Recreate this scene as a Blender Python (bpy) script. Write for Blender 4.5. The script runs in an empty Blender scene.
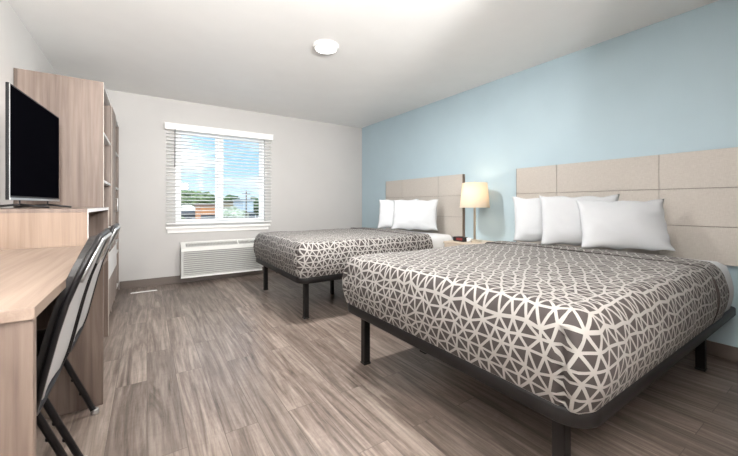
import bpy, bmesh, math, random
from mathutils import Vector, Matrix, geometry, noise
S = bpy.context.scene
COL = S.collection
PI = math.pi
R = math.radians

# ------------------------------------------------------------------ materials
def mat(name, col, rough=0.6, metal=0.0, spec=0.5, **kw):
    m = bpy.data.materials.new(name); m.use_nodes = True
    b = m.node_tree.nodes['Principled BSDF']
    b.inputs['Base Color'].default_value = (*col, 1)
    b.inputs['Roughness'].default_value = rough
    b.inputs['Metallic'].default_value = metal
    b.inputs['Specular IOR Level'].default_value = spec
    for k, v in kw.items():
        b.inputs[k.replace('_', ' ')].default_value = v
    return m
def nd(m, t, **kw):
    n = m.node_tree.nodes.new(t)
    for k, v in kw.items(): setattr(n, k, v)
    return n
def lk(m, a, b): m.node_tree.links.new(a, b)
def bsdf(m): return m.node_tree.nodes['Principled BSDF']
def ramp(m, fac, stops):
    r = nd(m, 'ShaderNodeValToRGB'); lk(m, fac, r.inputs[0])
    el = r.color_ramp.elements
    while len(el) < len(stops): el.new(0.5)
    for e, (p, c) in zip(el, stops): e.position = p; e.color = (*c, 1)
    return r
def coords(m, scale=(1, 1, 1), rot=(0, 0, 0)):
    tc = nd(m, 'ShaderNodeTexCoord'); mp = nd(m, 'ShaderNodeMapping')
    mp.inputs['Scale'].default_value = scale; mp.inputs['Rotation'].default_value = rot
    lk(m, tc.outputs['Object'], mp.inputs[0]); return mp.outputs[0]
def noise_n(m, vec, scale, detail=4, rough=0.55, dist=0.0):
    n = nd(m, 'ShaderNodeTexNoise'); n.inputs['Scale'].default_value = scale
    n.inputs['Detail'].default_value = detail; n.inputs['Roughness'].default_value = rough
    n.inputs['Distortion'].default_value = dist
    lk(m, vec, n.inputs['Vector']); return n.outputs['Fac']
def bump(m, h, strength=0.2, dist=0.01):
    b = nd(m, 'ShaderNodeBump'); b.inputs['Strength'].default_value = strength
    b.inputs['Distance'].default_value = dist
    lk(m, h, b.inputs['Height']); lk(m, b.outputs[0], bsdf(m).inputs['Normal'])
def tex(m, f, c0, c1, lo=0.3, hi=0.7):
    r = ramp(m, f, [(lo, c0), (hi, c1)]); lk(m, r.outputs[0], bsdf(m).inputs['Base Color'])

def paint(name, c, b=0.05):
    m = mat(name, c, 0.5, spec=0.4); v = coords(m)
    f = noise_n(m, v, 3.0, 2); k = 0.97
    tex(m, f, tuple(x * k for x in c), c)
    bump(m, noise_n(m, v, 90, 3), b, 0.004); return m
M = {}
M['wall_grey'] = paint('grey_wall_paint', (0.505, 0.49, 0.475))
M['wall_white'] = paint('white_wall_paint', (0.70, 0.69, 0.675))
M['wall_blue'] = paint('blue_wall_paint', (0.445, 0.568, 0.630))
M['ceiling'] = paint('ceiling_paint', (0.88, 0.875, 0.86), 0.25)
M['base'] = mat('vinyl_baseboard', (0.135, 0.108, 0.092), 0.5)
M['white'] = mat('white_paint', (0.82, 0.81, 0.79), 0.4)
M['vinyl'] = mat('white_vinyl', (0.85, 0.85, 0.85), 0.35)
M['blind'] = mat('blind_slat', (0.86, 0.85, 0.83), 0.4)
M['ac'] = mat('air_conditioner_plastic', (0.52, 0.52, 0.50), 0.45)
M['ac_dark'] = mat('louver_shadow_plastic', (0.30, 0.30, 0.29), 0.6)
M['ac_light'] = mat('air_conditioner_trim', (0.78, 0.78, 0.75), 0.4)
M['black'] = mat('black_metal', (0.008, 0.007, 0.008), 0.4, 0.0, 0.35)
M['bronze'] = mat('dark_bed_frame', (0.010, 0.0085, 0.0085), 0.5, 0.0, 0.3)
M['gloss'] = mat('screen_gloss', (0.002, 0.002, 0.003), 0.3, spec=0.0)
M['bezel'] = mat('television_bezel', (0.010, 0.010, 0.011), 0.45, 0.0, 0.2)
M['silver'] = mat('brushed_silver', (0.50, 0.50, 0.50), 0.33, 0.9)
M['vinylblack'] = mat('black_vinyl', (0.016, 0.014, 0.0135), 0.45)
M['edge'] = mat('pale_edge_banding', (0.62, 0.56, 0.50), 0.45)
M['edgewhite'] = mat('white_melamine', (0.72, 0.71, 0.70), 0.45)
M['lampmetal'] = mat('satin_nickel', (0.62, 0.55, 0.46), 0.35, 0.7)

def wood(name, c0, c1, axis, rough=0.5):
    """laminate with fine straight grain running along one axis"""
    m = mat(name, c1, rough, spec=0.35)
    sc = [26, 26, 26]; sc[axis] = 0.9
    v = coords(m, tuple(sc)); f = noise_n(m, v, 1.6, 6, 0.62, 0.5)
    sc2 = [5, 5, 5]; sc2[axis] = 0.5
    v2 = coords(m, tuple(sc2)); g = noise_n(m, v2, 1.0, 3, 0.5, 1.2)
    a = nd(m, 'ShaderNodeMath', operation='ADD'); lk(m, f, a.inputs[0]); lk(m, g, a.inputs[1])
    h = nd(m, 'ShaderNodeMath', operation='MULTIPLY'); lk(m, a.outputs[0], h.inputs[0]); h.inputs[1].default_value = 0.5
    tex(m, h.outputs[0], c0, c1, 0.38, 0.62); bump(m, f, 0.06, 0.002)
    return m
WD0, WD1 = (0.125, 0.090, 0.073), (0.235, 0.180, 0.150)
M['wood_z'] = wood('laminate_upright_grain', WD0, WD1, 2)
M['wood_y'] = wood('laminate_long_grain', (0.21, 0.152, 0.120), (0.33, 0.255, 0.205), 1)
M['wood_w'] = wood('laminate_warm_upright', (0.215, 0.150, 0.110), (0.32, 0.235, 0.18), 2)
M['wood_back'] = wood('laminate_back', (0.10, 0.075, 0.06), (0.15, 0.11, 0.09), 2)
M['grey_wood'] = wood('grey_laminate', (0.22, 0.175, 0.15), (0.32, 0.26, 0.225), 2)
M['night'] = wood('nightstand_laminate', (0.50, 0.42, 0.34), (0.62, 0.54, 0.45), 1)

def fabric(name, c, rough=0.85, sc=400, sheen=0.0):
    m = mat(name, c, rough, spec=0.25 if rough < .7 else 0.2); v = coords(m)
    bump(m, noise_n(m, v, sc, 2), 0.12, 0.002)
    bsdf(m).inputs['Sheen Weight'].default_value = sheen
    bsdf(m).inputs['Sheen Roughness'].default_value = 0.35
    return m
M['cover_dark'] = fabric('coverlet_taupe', (0.054, 0.045, 0.043), 0.65, 500, 0.04)
M['cover_light'] = fabric('coverlet_pale_lines', (0.335, 0.318, 0.300), 0.65, 500, 0.04)
M['sheet'] = fabric('white_sheet', (0.66, 0.67, 0.68), 0.8, 60)
M['pillow'] = fabric('white_pillowcase', (0.575, 0.59, 0.61), 0.85, 45)
def headboard_mat():
    m = mat('headboard_linen_laminate', (0.5, 0.45, 0.4), 0.33, spec=0.5)
    a = noise_n(m, coords(m, (1, 10, 120)), 3, 4); b = noise_n(m, coords(m, (1, 120, 10)), 3, 4)
    s = nd(m, 'ShaderNodeMath', operation='ADD'); lk(m, a, s.inputs[0]); lk(m, b, s.inputs[1])
    h = nd(m, 'ShaderNodeMath', operation='MULTIPLY'); lk(m, s.outputs[0], h.inputs[0]); h.inputs[1].default_value = 0.5
    tex(m, h.outputs[0], (0.45, 0.41, 0.37), (0.55, 0.51, 0.465), 0.36, 0.64)
    bump(m, h.outputs[0], 0.1, 0.002); return m
M['head'] = headboard_mat()
M['head_groove'] = mat('headboard_groove', (0.22, 0.185, 0.16), 0.7)
M['head_edge'] = mat('headboard_edge', (0.20, 0.145, 0.11), 0.6)

def floor_mat():
    m = mat('vinyl_plank_floor', (0.3, 0.25, 0.22), 0.34, spec=0.5)
    v = coords(m, (1, 1, 1), (0, 0, PI / 2))
    br = nd(m, 'ShaderNodeTexBrick'); lk(m, v, br.inputs['Vector'])
    br.inputs['Scale'].default_value = 1.0; br.inputs['Brick Width'].default_value = 1.22
    br.inputs['Row Height'].default_value = 0.152; br.inputs['Mortar Size'].default_value = 0.0016
    br.inputs['Mortar Smooth'].default_value = 0.2; br.inputs['Bias'].default_value = 0.0
    br.inputs['Color1'].default_value = (0, 0, 0, 1); br.inputs['Color2'].default_value = (1, 1, 1, 1)
    br.inputs['Mortar'].default_value = (0.5, 0.5, 0.5, 1); br.offset = 0.37; br.offset_frequency = 2
    # per plank offset of the grain
    off = nd(m, 'ShaderNodeVectorMath', operation='MULTIPLY'); lk(m, br.outputs['Color'], off.inputs[0])
    off.inputs[1].default_value = (7, 13, 5)
    add = nd(m, 'ShaderNodeVectorMath', operation='ADD'); lk(m, off.outputs[0], add.inputs[0]); lk(m, v, add.inputs[1])
    def st(scale):
        mp = nd(m, 'ShaderNodeMapping'); mp.inputs['Scale'].default_value = scale; lk(m, add.outputs[0], mp.inputs[0]); return mp.outputs[0]
    fine = noise_n(m, st((2.2, 42, 1)), 1.5, 7, 0.65, 0.4)
    wide = noise_n(m, st((0.8, 10, 1)), 1.6, 6, 0.62, 1.2)
    hand = noise_n(m, st((14, 9, 1)), 2.0, 6, 0.7, 0.8)
    c = ramp(m, wide, [(0.30, (0.085, 0.064, 0.054)), (0.44, (0.172, 0.134, 0.114)), (0.58, (0.262, 0.215, 0.187)), (0.75, (0.35, 0.295, 0.26))])
    mx = nd(m, 'ShaderNodeMixRGB', blend_type='MULTIPLY'); mx.inputs[0].default_value = 0.8
    fr = ramp(m, fine, [(0.30, (0.52, 0.50, 0.48)), (0.62, (1.12, 1.12, 1.12))])
    lk(m, c.outputs[0], mx.inputs[1]); lk(m, fr.outputs[0], mx.inputs[2])
    m2 = nd(m, 'ShaderNodeMixRGB', blend_type='MULTIPLY'); m2.inputs[0].default_value = 0.28
    hr = ramp(m, hand, [(0.34, (0.68, 0.66, 0.64)), (0.55, (1.1, 1.1, 1.1))])
    lk(m, mx.outputs[0], m2.inputs[1]); lk(m, hr.outputs[0], m2.inputs[2])
    m3 = nd(m, 'ShaderNodeMixRGB', blend_type='MULTIPLY'); m3.inputs[0].default_value = 1
    pr = ramp(m, br.outputs['Color'], [(0.0, (0.80, 0.79, 0.78)), (1.0, (1.14, 1.13, 1.12))])
    lk(m, m2.outputs[0], m3.inputs[1]); lk(m, pr.outputs[0], m3.inputs[2])
    m4 = nd(m, 'ShaderNodeMixRGB', blend_type='MIX'); lk(m, br.outputs['Fac'], m4.inputs[0])
    lk(m, m3.outputs[0], m4.inputs[1]); m4.inputs[2].default_value = (0.10, 0.078, 0.066, 1)
    lk(m, m4.outputs[0], bsdf(m).inputs['Base Color'])
    bump(m, fine, 0.12, 0.003); return m
M['floor'] = floor_mat()

def glass_mat():
    m = bpy.data.materials.new('window_glass'); m.use_nodes = True; t = m.node_tree; t.nodes.clear()
    o = t.nodes.new('ShaderNodeOutputMaterial'); mx = t.nodes.new('ShaderNodeMixShader')
    a = t.nodes.new('ShaderNodeBsdfTransparent'); b = t.nodes.new('ShaderNodeBsdfGlossy')
    a.inputs[0].default_value = (0.96, 0.98, 0.98, 1); b.inputs['Roughness'].default_value = 0.0
    mx.inputs[0].default_value = 0.05
    t.links.new(a.outputs[0], mx.inputs[1]); t.links.new(b.outputs[0], mx.inputs[2]); t.links.new(mx.outputs[0], o.inputs[0])
    return m
M['glass'] = glass_mat()
def emis(name, c, s):
    m = mat(name, c, 0.5); b = bsdf(m); b.inputs['Emission Color'].default_value = (*c, 1)
    b.inputs['Emission Strength'].default_value = s; return m
M['diffuser'] = emis('ceiling_light_diffuser', (1.0, 0.98, 0.95), 6.0)
M['bulb'] = emis('warm_bulb', (1.0, 0.75, 0.48), 4.0)
def shade_mat():
    m = bpy.data.materials.new('lamp_shade_linen'); m.use_nodes = True; t = m.node_tree; t.nodes.clear()
    o = t.nodes.new('ShaderNodeOutputMaterial'); mx = t.nodes.new('ShaderNodeMixShader')
    a = t.nodes.new('ShaderNodeBsdfDiffuse'); b = t.nodes.new('ShaderNodeBsdfTranslucent')
    a.inputs[0].default_value = (0.86, 0.78, 0.66, 1); b.inputs[0].default_value = (0.90, 0.80, 0.66, 1)
    mx.inputs[0].default_value = 0.45
    t.links.new(a.outputs[0], mx.inputs[1]); t.links.new(b.outputs[0], mx.inputs[2]); t.links.new(mx.outputs[0], o.inputs[0])
    return m
M['shade'] = shade_mat()

# ------------------------------------------------------------------ mesh helpers
def box(bm, x0, x1, y0, y1, z0, z1, bev=0.0, mi=0):
    mtx = Matrix.Translation(((x0 + x1) / 2, (y0 + y1) / 2, (z0 + z1) / 2)) @ Matrix.Diagonal((x1 - x0, y1 - y0, z1 - z0, 1))
    r = bmesh.ops.create_cube(bm, size=1, matrix=mtx)
    fs = set(f for v in r['verts'] for f in v.link_faces)
    for f in fs: f.material_index = mi
    if bev > 0:
        es = list(set(e for v in r['verts'] for e in v.link_edges))
        bmesh.ops.bevel(bm, geom=es, offset=bev, segments=2, affect='EDGES', profile=0.5)
    return r['verts']
def tube(bm, pts, rad, seg=10, closed=False, caps=True, mi=0):
    pts = [Vector(p) for p in pts]; n = len(pts); rings = []
    up = None
    for i, p in enumerate(pts):
        a = pts[(i - 1) % n] if (closed or i > 0) else p
        b = pts[(i + 1) % n] if (closed or i < n - 1) else p
        d = (b - a).normalized()
        if up is None:
            up = Vector((0, 0, 1)) if abs(d.z) < 0.9 else Vector((1, 0, 0))
        u = (up - d * up.dot(d)).normalized(); up = u; w = d.cross(u)
        rr = rad[i] if isinstance(rad, (list, tuple)) else rad
        rings.append([bm.verts.new(p + (u * math.cos(t) + w * math.sin(t)) * rr) for t in [2 * PI * k / seg for k in range(seg)]])
    m = n if closed else n - 1
    for i in range(m):
        A, B = rings[i], rings[(i + 1) % n]
        for k in range(seg):
            f = bm.faces.new((A[k], A[(k + 1) % seg], B[(k + 1) % seg], B[k])); f.smooth = True; f.material_index = mi
    if caps and not closed:
        bm.faces.new(list(reversed(rings[0]))); bm.faces.new(rings[-1])
def lathe(bm, c, prof, seg=32, close=True, mi=0):
    rings = []
    for r, z in prof:
        rings.append([bm.verts.new((c[0] + r * math.cos(2 * PI * k / seg), c[1] + r * math.sin(2 * PI * k / seg), c[2] + z)) for k in range(seg)])
    for A, B in zip(rings, rings[1:]):
        for k in range(seg):
            f = bm.faces.new((A[k], A[(k + 1) % seg], B[(k + 1) % seg], B[k])); f.smooth = True; f.material_index = mi
    if close:
        bm.faces.new(list(reversed(rings[0]))); bm.faces.new(rings[-1])
def obj(name, bm, m, parent=None, smooth=False, norm=True):
    if norm: bmesh.ops.recalc_face_normals(bm, faces=bm.faces[:])
    me = bpy.data.meshes.new(name); bm.to_mesh(me); bm.free()
    for x in (m if isinstance(m, (list, tuple)) else [m]): me.materials.append(x)
    if smooth:
        for p in me.polygons: p.use_smooth = True
    o = bpy.data.objects.new(name, me); COL.objects.link(o)
    if parent:
        o.parent = parent
        o.matrix_parent_inverse = Matrix.Identity(4)
    return o
def thing(name, label=None, cat=None, loc=(0, 0, 0), rz=0, group=None, kind=None):
    o = bpy.data.objects.new(name, None); COL.objects.link(o); o.location = loc; o.rotation_euler.z = rz
    o.empty_display_size = 0.1
    return tag(o, label, cat, group, kind)
def tag(o, label=None, cat=None, group=None, kind=None):
    for k, v in (('label', label), ('category', cat), ('group', group), ('kind', kind)):
        if v: o[k] = v
    return o
def bxo(name, m, parent, *a, bev=0.0):
    bm = bmesh.new(); box(bm, *a, bev=bev); return obj(name, bm, m, parent)
def copy_tree(o, parent=None):
    c = o.copy(); COL.objects.link(c)
    if parent: c.parent = parent
    for ch in o.children: copy_tree(ch, c)
    return c

# ------------------------------------------------------------------ the room
XL, XR, YB, YF, ZC = -0.815, 3.35, -2.6, 5.27, 2.51
T = 0.14
WX0, WX1, WZ0, WZ1 = 0.325, 1.545, 0.80, 2.12
def struct(name, bm, m): return tag(obj(name, bm, m), kind='structure')
bm = bmesh.new(); box(bm, XL - T, XR + T, YB - T, YF + T, -0.12, 0); struct('floor', bm, M['floor'])
bm = bmesh.new(); box(bm, XL - T, XR + T, YB - T, YF + T, ZC, ZC + 0.15); struct('ceiling', bm, M['ceiling'])
bm = bmesh.new(); box(bm, XL - T, XL, YB, YF, 0, ZC); struct('wall_left', bm, M['wall_white'])
bm = bmesh.new(); box(bm, XR, XR + T, YB, YF, 0, ZC); struct('wall_right', bm, M['wall_blue'])
bm = bmesh.new(); box(bm, XL - T, XR + T, YB - T, YB, 0, ZC); struct('wall_back', bm, M['wall_grey'])
bm = bmesh.new()
box(bm, XL - T, WX0, YF, YF + T, 0, ZC); box(bm, WX1, XR + T, YF, YF + T, 0, ZC)
box(bm, WX0, WX1, YF, YF + T, 0, WZ0); box(bm, WX0, WX1, YF, YF + T, WZ1, ZC)
struct('wall_far', bm, M['wall_grey'])
bm = bmesh.new(); box(bm, 1.35, XR - .001, YB + .001, -0.06, 0.001, ZC - .001); struct('wall_added_partition', bm, M['grey_wood'])  # added unseen behind the camera, dark, to keep light off the right-hand floor
bm = bmesh.new(); box(bm, -0.29, XR - 0.012, YF - 0.012, YF, 0, 0.10, 0.003); struct('baseboard_far', bm, M['base'])
bm = bmesh.new(); box(bm, XR - 0.012, XR, -.059, YF, 0, 0.10, 0.003); struct('baseboard_right', bm, M['base'])
bm = bmesh.new(); box(bm, XL, XL + 0.012, YB, 0.95, 0, 0.10, 0.003); struct('baseboard_left', bm, M['base'])

w = thing('window_1', loc=(0, 0, 0), kind='structure')
bm = bmesh.new(); fw = 0.045; y0, y1 = YF + 0.05, YF + 0.11
box(bm, WX0, WX0 + fw, y0, y1, WZ0, WZ1, 0.004); box(bm, WX1 - fw, WX1, y0, y1, WZ0, WZ1, 0.004)
box(bm, WX0 + fw, WX1 - fw, y0, y1, WZ0, WZ0 + fw, 0.004); box(bm, WX0 + fw, WX1 - fw, y0, y1, WZ1 - fw, WZ1, 0.004)
obj('window_frame', bm, M['vinyl'], w)
xm = 0.89
bm = bmesh.new(); box(bm, xm - 0.028, xm + 0.028, y0 - 0.01, y1, WZ0 + fw, WZ1 - fw, 0.004); obj('window_mullion', bm, M['vinyl'], w)
for a, b, yy in ((WX0 + fw, xm - 0.028, y0 + 0.02), (xm + 0.028, WX1 - fw, y0 + 0.035)):
    bm = bmesh.new(); s = 0.026
    box(bm, a, a + s, yy - 0.012, yy + 0.012, WZ0 + fw, WZ1 - fw); box(bm, b - s, b, yy - 0.012, yy + 0.012, WZ0 + fw, WZ1 - fw)
    box(bm, a + s, b - s, yy - 0.012, yy + 0.012, WZ0 + fw, WZ0 + fw + s); box(bm, a + s, b - s, yy - 0.012, yy + 0.012, WZ1 - fw - s, WZ1 - fw)
    sash = obj('sash', bm, M['vinyl'], w)
    bm = bmesh.new(); box(bm, a + s, b - s, yy - 0.002, yy + 0.002, WZ0 + fw + s, WZ1 - fw - s); obj('pane', bm, M['glass'], sash)
bm = bmesh.new()
box(bm, 0.205, 1.615, YF - 0.055, YF - 0.0005, 0.742, 0.775, 0.006)
box(bm, 0.225, 1.595, YF - 0.022, YF - 0.0005, 0.685, 0.741, 0.004)
box(bm, WX0 + .002, WX1 - .002, YF, YF + 0.05, WZ0 + 0.0005, WZ0 + 0.012)
obj('window_sill', bm, M['white'], w)

# blind, mounted on the wall in front of the opening
bl = thing('window_blind', 'white horizontal slat blind hung open over the window', 'blind', (0.92, YF - 0.05, 0.8))
def bl_box(name, m, *a, bev=0): 
    bm = bmesh.new(); box(bm, *a, bev=bev); bmesh.ops.translate(bm, verts=bm.verts, vec=(-0.92, -(YF - 0.05), -0.8)); return obj(name, bm, m, bl)
BX0, BX1 = 0.215, 1.625
bm = bmesh.new()
box(bm, BX0 - 0.02, BX1 + 0.02, YF - 0.088, YF - 0.078, 2.085, 2.165, 0.003)
box(bm, BX0 - 0.02, BX0 - 0.012, YF - 0.08, YF - 0.001, 2.085, 2.165); box(bm, BX1 + 0.012, BX1 + 0.02, YF - 0.08, YF - 0.001, 2.085, 2.165)
box(bm, BX0 - 0.026, BX1 + 0.026, YF - 0.094, YF - 0.001, 2.160, 2.172, 0.003)
bmesh.ops.translate(bm, verts=bm.verts, vec=(-0.92, -(YF - 0.05), -0.8)); obj('valance', bm, M['blind'], bl)
bl_box('headrail', M['blind'], BX0, BX1, YF - 0.07, YF - 0.02, 2.10, 2.14)
bl_box('bottom_rail', M['blind'], BX0, BX1, YF - 0.073, YF - 0.024, 0.808, 0.824, bev=0.003)
bm = bmesh.new(); z = 0.85; tl = R(9)
while z < 2.09:
    n = 4; pr = []
    for k in range(n + 1):
        q = -0.025 + 0.05 * k / n
        pr.append((q * math.cos(tl), -q * math.sin(tl) + 0.0022 * (1 - (q / 0.025) ** 2)))
    A = [bm.verts.new((BX0 - .92, p[0], z + p[1] - .8)) for p in pr]; B = [bm.verts.new((BX1 - .92, p[0], z + p[1] - .8)) for p in pr]
    A2 = [bm.verts.new((BX0 - .92, p[0], z + p[1] - .8 - .0028)) for p in pr]; B2 = [bm.verts.new((BX1 - .92, p[0], z + p[1] - .8 - .0028)) for p in pr]
    for k in range(n):
        bm.faces.new((A[k], A[k + 1], B[k + 1], B[k])); bm.faces.new((A2[k + 1], A2[k], B2[k], B2[k + 1]))
    bm.faces.new((A[0], B[0], B2[0], A2[0])); bm.faces.new((A[n], A2[n], B2[n], B[n]))
    bm.faces.new([*A, *reversed(A2)]); bm.faces.new([*reversed(B), *B2])
    z += 0.0475
obj('slats', bm, M['blind'], bl)
bm = bmesh.new()
for x in (0.36, 0.92, 1.48):
    for yy in (-0.0255, 0.0255): box(bm, x - .92 - .0012, x - .92 + .0012, yy - .0008, yy + .0008, 0.02, 1.31)
obj('ladder_cord', bm, M['blind'], bl)
bm = bmesh.new(); tube(bm, [(0.315 - .92, -0.036, 1.29), (0.312 - .92, -0.04, 0.78)], 0.0045, 8); obj('tilt_wand', bm, M['bezel'], bl)

# wall air conditioner
ac = thing('wall_air_conditioner', 'off-white louvered air conditioner unit on the wall below the window', 'air conditioner', (0.915, YF, 0.09))
def acm(): return bmesh.new()
hw = 0.535; D = 0.165
def profx(bm, prof, x0, x1, mi=0):
    A = [bm.verts.new((x0, y, z)) for y, z in prof]; B = [bm.verts.new((x1, y, z)) for y, z in prof]; n = len(prof)
    for k in range(n): bm.faces.new((A[k], A[(k + 1) % n], B[(k + 1) % n], B[k])).material_index = mi
    bm.faces.new(A); bm.faces.new(list(reversed(B)))
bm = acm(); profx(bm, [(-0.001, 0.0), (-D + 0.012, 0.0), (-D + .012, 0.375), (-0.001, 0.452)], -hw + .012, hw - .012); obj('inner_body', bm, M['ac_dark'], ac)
bm = acm()
for s in (-1, 1):
    a, b = sorted((s * hw, s * (hw - 0.035)))
    profx(bm, [(-0.001, 0.0), (-D, 0.0), (-D, 0.385), (-0.001, 0.465)], a, b)
box(bm, -hw + .035, hw - .035, -D, -D + .02, 0.0, 0.035, 0.002); obj('housing', bm, M['ac'], ac)
bm = acm(); profx(bm, [(-D - .002, 0.352), (-D - .002, 0.390), (-D + 0.034, 0.408), (-D + .034, 0.37)], -hw, hw)
profx(bm, [(-0.03, 0.425), (-0.03, 0.460), (-0.001, 0.470), (-0.001, 0.43)], -hw, hw)
for s in (-1, 1):
    a, b = sorted((s * hw, s * (hw - 0.06)))
    profx(bm, [(-D + .034, 0.395), (-D + .034, 0.408), (-0.03, 0.460), (-.03, 0.44)], a, b)
profx(bm, [(-D + .034, 0.395), (-D + .034, 0.407), (-0.03, 0.459), (-.03, 0.44)], hw - 0.34, hw - 0.32)
obj('top_frame', bm, M['ac_light'], ac)
bm = acm(); profx(bm, [(-.10, 0.40), (-.10, 0.410), (-.09, 0.415), (-.09, 0.40)], -hw + .065, hw - .065)
for k in range(46):
    x = -hw + .075 + k * 0.0185
    if x > hw - .07: break
    profx(bm, [(-D + .034, 0.385), (-D + .034, 0.402), (-0.03, 0.454), (-.03, 0.43)], x, x + 0.010)
obj('air_outlet_grille', bm, M['ac'], ac)
bm = acm()
for k in range(11):
    z = 0.045 + k * 0.028
    profx(bm, [(-D + .012, z + .004), (-D - .004, z), (-D - .004, z + 0.012), (-D + .012, z + .014)], -hw + .035, hw - .035)
obj('front_louvers', bm, M['ac'], ac)
bm = acm(); box(bm, -hw - .004, hw + .004, -D - .006, -D + .01, -0.006, 0.016, 0.002); obj('bottom_lip', bm, M['ac_light'], ac)

# pale strip on the floor
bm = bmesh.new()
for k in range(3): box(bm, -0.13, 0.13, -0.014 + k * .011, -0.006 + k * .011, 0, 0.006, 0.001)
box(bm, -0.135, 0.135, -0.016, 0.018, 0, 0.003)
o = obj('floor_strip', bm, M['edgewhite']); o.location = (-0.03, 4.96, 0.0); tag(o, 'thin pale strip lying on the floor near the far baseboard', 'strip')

# ------------------------------------------------------------------ ceiling light
cl = thing('ceiling_light', 'round white lit flush ceiling light above the beds', 'ceiling light', (1.349, 2.73, ZC))
bm = bmesh.new(); lathe(bm, (0, 0, 0), [(0.118, 0), (0.118, -0.012), (0.108, -0.026), (0.094, -0.028), (0.092, -0.02)], 40); obj('trim_ring', bm, M['white'], cl)
bm = bmesh.new(); lathe(bm, (0, 0, 0), [(0.092, -0.0205), (0.090, -0.030), (0.05, -0.037), (0.002, -0.039)], 40); obj('diffuser', bm, M['diffuser'], cl)
def area(name, loc, size, power, col=(1, 1, 1), rot=(0, 0, 0), shape='DISK'):
    L = bpy.data.lights.new(name, 'AREA'); L.shape = shape; L.size = size; L.energy = power; L.color = col
    o = bpy.data.objects.new(name, L); COL.objects.link(o); o.location = loc; o.rotation_euler = rot; return o
area('ceiling_lamp_light', (1.349, 2.73, ZC - 0.045), 0.18, 38, (1, 0.985, 0.96))
TILT = R(50)
def fill_lamp(x, y, power, label):  # floor-lamp shape added out of view to throw fill light on ceiling and room
    t = thing('added_fill_lamp', label, 'added fill lamp', (x, y, 0))
    bm = bmesh.new(); lathe(bm, (0, 0, 0), [(0.14, 0), (0.14, 0.015), (0.12, 0.025), (0.015, 0.03)], 28); obj('base', bm, M['lampmetal'], t)
    bm = bmesh.new(); lathe(bm, (0, 0, 0), [(0.012, 0.028), (0.012, 1.56)], 14); obj('pole', bm, M['lampmetal'], t)
    bm = bmesh.new(); lathe(bm, (0, 0, 0), [(0.02, 0), (0.10, .04), (0.16, .12), (0.157, .122), (0.095, .046), (0.018, .008)], 32); bmesh.ops.transform(bm, matrix=Matrix.Translation((0, 0.015, 1.575)) @ Matrix.Rotation(-TILT, 4, 'X'), verts=bm.verts); obj('lamp_shade', bm, M['white'], t)
    fl = area('added_fill_light', (x, y + .015 + .13 * math.sin(TILT), 1.575 + .13 * math.cos(TILT)), 0.26, power, (1, 0.99, 0.975), (PI - TILT, 0, 0)); fl.data.spread = R(135)
fill_lamp(-0.1, -1.3, 88, 'added fill lamp behind the camera at left, tilted up to brighten the ceiling')
fill_lamp(0.95, -1.3, 88, 'added fill lamp behind the camera by the added partition, tilted up to brighten the ceiling')

# ------------------------------------------------------------------ beds
BL, BW, MT, MB_ = 2.06, 1.54, 0.705, 0.375     # length, width, mattress top and underside
FT = 0.41
def rrect(hx0, hx1, hy, r, n=7):
    """rounded rectangle outline, foot corners (x = hx0) rounded by r, head corners by 0.02"""
    pts = []
    for cx, cy, a0, rr in ((hx1 - .02, hy - .02, 0, .02), (hx0 + r, hy - r, PI / 2, r), (hx0 + r, -hy + r, PI, r), (hx1 - .02, -hy + .02, 3 * PI / 2, .02)):
        for k in range(n + 1):
            a = a0 + PI / 2 * k / n; pts.append((cx + rr * math.cos(a), cy + rr * math.sin(a)))
    return pts
IN = 0.012                                         # coverlet inset from frame outline
RP = 0.082; RE = 0.060                             # plan corner radius, edge rounding
x0c, hyc = IN, BW / 2 - IN
def prof_d(d, off):
    """distance from the inner rectangle -> (outward, down)"""
    flat = RP - RE
    if d <= flat: return d, 0.0
    a = (d - flat) / RE
    if a < PI / 2: return flat + RE * math.sin(a), RE * (1 - math.cos(a))
    e = d - flat - RE * PI / 2
    bulge = 0.020 * math.sin(min(1, e / 0.24) * PI)
    return RP + bulge, RE + e
DMAX = (RP - RE) + RE * PI / 2 + (MT - RE - (FT - 0.004))
def place(nx, ny, ex, ey, d, off):
    p = Vector((nx + ex * d, ny + ey * d, 0))
    wob = (0.007 * noise.noise(p * 3.1 + Vector((0, 0, off * 90))) + 0.0028 * noise.noise(p * 9 + Vector((0, 0, 2 + off * 90)))) if off else 0.0
    crown = 0.012 * (1 - (ny / hyc) ** 2) if off else 0.0
    if d < 1e-6: return Vector((nx, ny, MT + off + crown + wob))
    o, z = prof_d(d, off)
    fade = max(0.0, min(1, (DMAX - d) / 0.12)); t = off * (.3 + .7 * min(1, max(0, DMAX - d) / .16)) + wob * 1.6 * fade; k = min(1, z / RE)
    if off > .012 and abs(ny) > IY - 1e-4 and ex < -0.02:      # pleat tucked at the foot corners
        a_ = math.atan2(abs(ey), -ex); t += k * (0.012 * math.exp(-((a_ - .62) / .22) ** 2) - 0.026 * math.exp(-((a_ - .22) / .10) ** 2))
    return Vector((nx + ex * (o + t * k), ny + ey * (o + t * k), MT - z + (t + crown) * (1 - k)))
IX0, IY = x0c + RP, hyc - RP
def surf(u, v, off=0.0):
    """flat cloth coordinates -> 3-D on the mattress; bed origin at foot, centre line"""
    nx = max(u, IX0); ny = max(-IY, min(IY, v)); dx, dy = u - nx, v - ny; d = math.hypot(dx, dy)
    return place(nx, ny, dx / d, dy / d, d, off) if d > 1e-6 else place(nx, ny, 0, 0, 0, off)
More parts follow.
